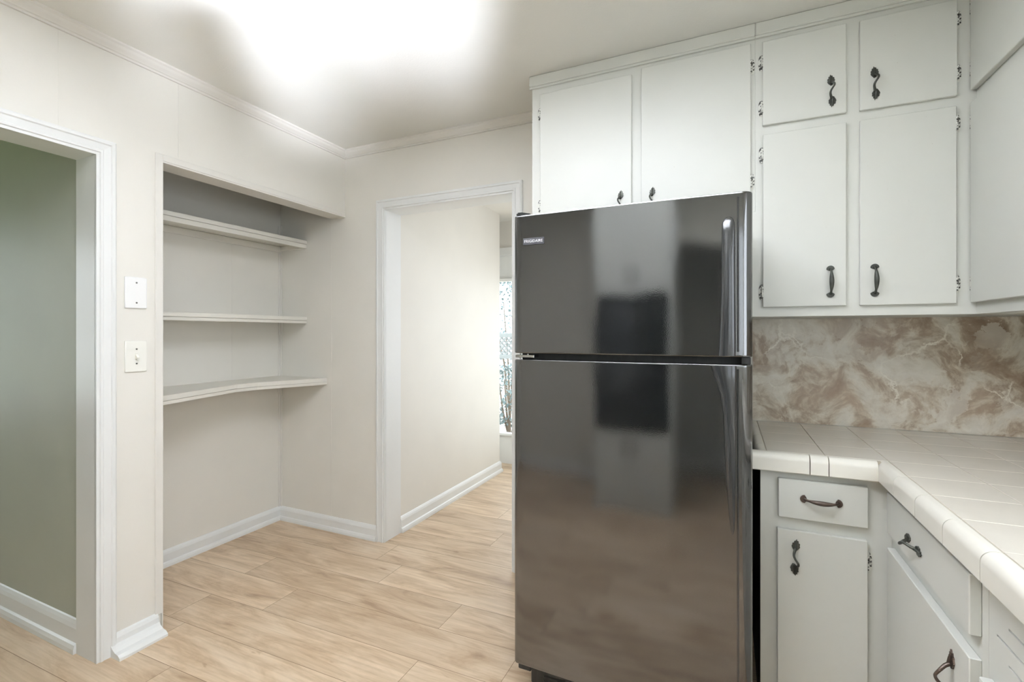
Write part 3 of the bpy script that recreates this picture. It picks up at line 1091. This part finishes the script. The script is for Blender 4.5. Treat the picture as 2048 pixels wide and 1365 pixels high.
for z, xl, xr_, h in ((1.204, -0.048, 0.023, 0.024), (1.19, -0.044, 0.023, 0.026), (1.16, -0.034, 0.023, 0.027), (1.12, -0.022, 0.023, 0.028), (1.06, -0.014, 0.022, 0.028), (0.95, -0.010, 0.021, 0.026), (0.85, -0.004, 0.020, 0.022), (0.76, 0.003, 0.019, 0.015), (0.72, 0.007, 0.017, 0.008), (0.705, 0.010, 0.014, 0.002)):
    rows.append((z, xl + o_, xr_ + o_, h))
handle_bar(rows, 'handle', rd)
# finger groove beside the grips
bm = B()
box(bm, (0.024 + o_, FYF - 0.004, 1.245), (0.0295 + o_, FYF + 0.01, 1.70), 0.0015)
obj('edge_bead', bm, M['fplastic'], fd)
bm = B()
box(bm, (0.024 + o_, FYF - 0.004, 0.16), (0.0295 + o_, FYF + 0.01, 1.195), 0.0015)
obj('edge_bead', bm, M['fplastic'], rd)

# badge with lettering
bm = B()
yb_ = FYF - 0.0030
box(bm, (-0.656 + o_, yb_ - 0.0022, 1.609), (-0.577 + o_, yb_ + 0.004, 1.633), 0.001)
bd = obj('badge', bm, M['badge'], fd)
tcu = bpy.data.curves.new('lettering', 'FONT')
tcu.body = 'FRIGIDAIRE'
tcu.size = 0.0135
tcu.extrude = 0.0004
tcu.space_character = 1.06
tcu.align_x = 'CENTER'
tcu.align_y = 'CENTER'
to = bpy.data.objects.new('lettering_tmp', tcu)
COL.objects.link(to)
bpy.context.view_layer.update()
dg = bpy.context.evaluated_depsgraph_get()
tm = bpy.data.meshes.new_from_object(to.evaluated_get(dg))
bpy.data.objects.remove(to)
tm.materials.clear()
tm.materials.append(M['letter'])
wx = max(v.co.x for v in tm.vertices) - min(v.co.x for v in tm.vertices)
k_ = 0.068 / wx
for v in tm.vertices:
    v.co.x *= k_
lt = bpy.data.objects.new('lettering', tm)
COL.objects.link(lt)
lt.parent = bd
lt.location = (-0.6165 + o_, yb_ - 0.0026, 1.621)
lt.rotation_euler = (PI / 2, 0, 0)

# hinge cover on top, centre hinge, toe grille, feet
bm = B()
prism(bm, [(FX0 + 0.004, FYD + 0.09), (FX0 + 0.004, FYF + 0.02), (FX0 + 0.012, FYF + 0.010), (FX0 + 0.030, FYF + 0.012), (FX0 + 0.052, FYF + 0.040), (FX0 + 0.058, FYD + 0.09)], 1.7165, 1.731)
bmesh.ops.bevel(bm, geom=bm.edges[:], offset=0.004, segments=2, affect='EDGES')
obj('hinge_cover', bm, M['fplastic'], fr_)
bm = B()
box(bm, (FX0 + 0.004, FYF + 0.014, 1.2135), (FX0 + 0.075, FYD, 1.2235), 0.001)
disc(bm, (FX0 + 0.022, FYF + 0.026, 1.2085), 0.007, 0.020, 'Z')
disc(bm, (FX0 + 0.046, FYF + 0.030, 1.2235), 0.004, 0.003, 'Z')
obj('center_hinge', bm, M['chrome'], fr_)
bm = B()
box(bm, (FX1 - 0.030, FYF + 0.022, ZD1 + 0.001), (FX1 - 0.005, FYD, ZF0 - 0.001), 0.001)
obj('door_stop', bm, M['fplastic'], fr_)
bm = B()
gy = 1.592 - 1.95
box(bm, (FX0 + 0.050, gy, 0.040), (FX1 - 0.045, gy + 0.03, 0.122), 0.004)
for z in (0.058, 0.074, 0.090):
    box(bm, (FX0 + 0.10, gy - 0.003, z), (FX1 - 0.10, gy + 0.002, z + 0.007), 0.001)
obj('toe_grille', bm, M['fmatte'], fr_)
bm = B()
box(bm, (FX0 + 0.012, FYF + 0.020, 0.098), (FX0 + 0.060, FYD + 0.03, 0.128), 0.003)
obj('bottom_hinge', bm, M['fmatte'], fr_)
for sx in (FX0 + 0.09, FX1 - 0.09):
    for sy in (1.66 - 1.95, 2.26 - 1.95):
        bm = B()
        disc(bm, (sx, sy, 0.0), 0.022, 0.014, 'Z')
        disc(bm, (sx, sy, 0.014), 0.009, 0.045, 'Z')
        obj('foot', bm, M['fmatte'], fr_)

# ------------------------------------------------------------------ shelves in the nook
def shelf_board(name, label, z_top, xfront, pts=None, thick=0.024, lip=0.026, cleat=False):
    t = thing(name, label, 'shelf', (XN, 1.82, z_top), 0, 'shelves in the wall nook')
    lo, hi = YN + 0.001 - 1.82, YB - 0.001 - 1.82
    bm = B()
    if pts is None:
        box(bm, (0.001, lo, -thick), (xfront - XN, hi, 0), 0.0015)
    else:
        prism(bm, [(0.001, lo)] + [(x - XN, y - 1.82) for x, y in pts] + [(0.001, hi)], -thick, 0)
    obj('board', bm, M['shelf'], t)
    bm = B()
    if pts is None:
        box(bm, (xfront - XN - 0.016, lo, -thick - lip), (xfront - XN - 0.0025, hi, -thick - 0.0022), 0.001)
        box(bm, (xfront - XN - 0.016, lo, -thick - 0.0022), (xfront - XN - 0.008, hi, -thick - 0.0002))
    else:
        q = [(x - XN - 0.003, y - 1.82) for x, y in pts]
        q2 = [(x - 0.014, y) for x, y in q]
        prism(bm, q + q2[::-1], -thick - lip, -thick - 0.0022)
        q3 = [(x - 0.006, y) for x, y in q]
        prism(bm, q3 + q2[::-1], -thick - 0.0022, -thick - 0.0002)
    obj('front_strip', bm, M['shelf'], t)
    if cleat:
        bm = B()
        box(bm, (0.001, lo, -thick - 0.040), (0.019, hi, -thick - 0.0005), 0.003)
        box(bm, (0.019, hi - 0.018, -thick - 0.030), (xfront - XN - 0.02, hi, -thick - 0.0005), 0.002)
        obj('cleat', bm, M['shelf'], t)
    return t
shelf_board('shelf', 'topmost cream shelf in the wall nook, with a cleat below', 1.928, -2.605, cleat=True, lip=0.028)
shelf_board('shelf', 'middle cream shelf in the wall nook, straight front, at eye level', 1.411, -2.605, lip=0.020)
shelf_board('desk_shelf', 'lowest and deepest nook shelf with a scooped front edge', 1.003, -2.42,
            pts=[(-2.398, YN + 0.001), (-2.428, 1.361), (-2.586, 1.835), (-2.590, 1.86), (-2.578, 1.98), (-2.562, 2.03), (-2.53, 2.10), (-2.423, YB - 0.001)], lip=0.020)

# ------------------------------------------------------------------ wall plates
def plate(name, label, cat, zc, m, kind):
    t = thing(name, label, cat, (XL, 1.1715, zc), PI / 2)
    # local: plate faces -y?  rotate so that local -Y -> world +X
    bm = B()
    w, h = 0.0415, 0.0655
    box(bm, (-w, -0.0065, -h), (w, 0, h), 0.004, 0, 2)
    obj('plate', bm, m, t)
    for sz in ((0.042, -0.042) if kind == 'blank' else (0.0305, -0.0305)):
        bm = B()
        disc(bm, (0.001, -0.0078, sz), 0.0034, 0.0015, 'Y', 12)
        box(bm, (-0.0023, -0.0081, sz - 0.0004), (0.0043, -0.0076, sz + 0.0004), 0, 1)
        obj('screw', bm, [M['screw'], M['iron']], t)
    if kind == 'switch':
        bm = B()
        box(bm, (-0.0055, -0.0080, -0.0125), (0.0055, -0.006, 0.0125), 0.0005)
        obj('toggle_frame', bm, M['toggle'], t)
        bm = B()
        prism(bm, [(-0.006, 0.008), (-0.006, -0.009), (-0.020, -0.012), (-0.0215, -0.005), (-0.0095, 0.0075)], -0.0042, 0.0042, 'X')
        obj('toggle', bm, M['toggle'], t)
plate('blank_plate', 'blank white wall plate above the light switch', 'wall plate', 1.470, M['plate'], 'blank')
plate('light_switch', 'ivory toggle light switch on the strip of wall left of the nook', 'light switch', 1.203, M['plate2'], 'switch')

# ------------------------------------------------------------------ oven tower behind the camera (shows in the refrigerator door)
ot = thing('oven_cabinet', 'white oven tower with black oven, seen reflected in the refrigerator doors', 'cabinet', (-0.62, -0.40, 0), PI)
OD = [(-0.31, -0.006, 1.62, 2.36), (0.006, 0.31, 1.62, 2.36), (-0.31, -0.006, 0.11, 0.56), (0.006, 0.31, 0.11, 0.56)]
carcass(ot, -0.335, 0.335, 0.728, 0.0, 2.42, [hole(q) for q in OD] + [(-0.30, 0.30, 0.62, 1.56)])
for i, q in enumerate(OD):
    d = slab('door', ot, *q)
    add_handle('leaf', d, (-0.04 if i % 2 == 0 else 0.04), -DT, 1.72 if i < 2 else 0.48)
bm = B()
box(bm, (-0.315, -0.030, 0.60), (0.315, 0.0, 1.58), 0.006)
box(bm, (-0.298, 0.0, 0.625), (0.298, 0.5, 1.555))
ov = obj('oven', bm, M['ovenglass'], ot)
for z in (1.02, 1.42):
    bm = B()
    tube(bm, [(-0.26, -0.065, z), (0.26, -0.065, z)], 0.010, 10)
    for sx in (-0.24, 0.24):
        tube(bm, [(sx, -0.031, z), (sx, -0.065, z)], 0.007, 8)
    obj('oven_handle', bm, M['fplastic'], ov)

# ------------------------------------------------------------------ outdoors beyond the hall door
bm = B()
box(bm, (-14, -8, -0.22), (-4.75, 4.46, -0.12))
o = struct('ground', bm, M['ground'])
bm = B()
box(bm, (1.3, -6, -0.25), (7, 4.4, -0.15))
box(bm, (-4, -9, -0.25), (7, -2.6, -0.15))
box(bm, (-14, 4.46, -0.22), (7, 16, -0.12))
o = struct('ground_paving', bm, M['paving'])

lp = thing('lattice_panel', 'pale diagonal lattice panel outside the far glazed door', 'lattice', (-2.6, 6.3, -0.12))
bm = B()
x0, x1, z0, z1 = -1.1, 1.1, 1.05, 1.42
box(bm, (x0, -0.02, z1 - 0.06), (x1, 0.02, z1), 0.003)
box(bm, (x0, -0.02, z0), (x1, 0.02, z0 + 0.06), 0.003)
box(bm, (x0, -0.02, 0), (x0 + 0.06, 0.02, z1), 0.003)
box(bm, (x1 - 0.06, -0.02, 0), (x1, 0.02, z1), 0.003)
obj('frame', bm, M['lattice'], lp)
bm = B()
s = 0.075
for dirn, yo in ((1, -0.006), (-1, 0.006)):
    c = x0 - (z1 - z0)
    while c < x1 + (z1 - z0):
        a0, a1 = (c, z0), (c + dirn * (z1 - z0), z1)
        # clip in x
        def at(xv):
            return z0 + (xv - c) * dirn
        xa, xb = sorted((a0[0], a1[0]))
        xa2, xb2 = max(xa, x0), min(xb, x1)
        if xb2 - xa2 > 0.03:
            za, zb = at(xa2), at(xb2)
            w = 0.016
            p = [(xa2, za - w), (xb2, zb - w), (xb2, zb + w), (xa2, za + w)]
            prism(bm, p, yo - 0.005, yo + 0.005, 'Y')
        c += s
obj('lattice', bm, M['lattice'], lp)

def shrub(name, label, x, y, h, r, n, seed):
    rnd = random.Random(seed)
    t = thing(name, label, 'shrub', (x, y, -0.12), 0, 'shrubs outside the far door')
    bm = B()
    for k in range(5):
        a = rnd.uniform(0, 2 * PI)
        tube(bm, [(0, 0, 0), (0.1 * math.cos(a), 0.1 * math.sin(a), h * 0.4), (r * 0.5 * math.cos(a), r * 0.5 * math.sin(a), h * 0.85)], [0.02, 0.014, 0.006], 6)
    obj('stem', bm, M['bark'], t)
    bm = B()
    for k in range(n):
        u, v = rnd.uniform(-1, 1), rnd.uniform(0, 2 * PI)
        rr = r * rnd.uniform(0.45, 1) ** 0.5
        w = math.sqrt(1 - u * u)
        c = V(rr * w * math.cos(v), rr * w * math.sin(v), h * 0.62 + u * h * 0.38)
        R = Matrix.Rotation(rnd.uniform(0, 2 * PI), 3, 'Z') @ Matrix.Rotation(rnd.uniform(-1, 1), 3, 'X')
        l = rnd.uniform(0.05, 0.09)
        q = [V(0, 0, 0), V(l * 0.28, l * 0.45, 0.008), V(0, l, 0), V(-l * 0.28, l * 0.45, 0.008)]
        bm.faces.new([bm.verts.new(c + R @ p) for p in q])
    obj('foliage', bm, M['leaf'], t)
shrub('shrub', 'leafy shrub rising above the lattice outside the far door', -3.30, 7.2, 2.3, 0.7, 1500, 3)
shrub('shrub', 'low shrub in front of the lattice outside the far door', -2.56, 5.6, 0.98, 0.32, 520, 5)
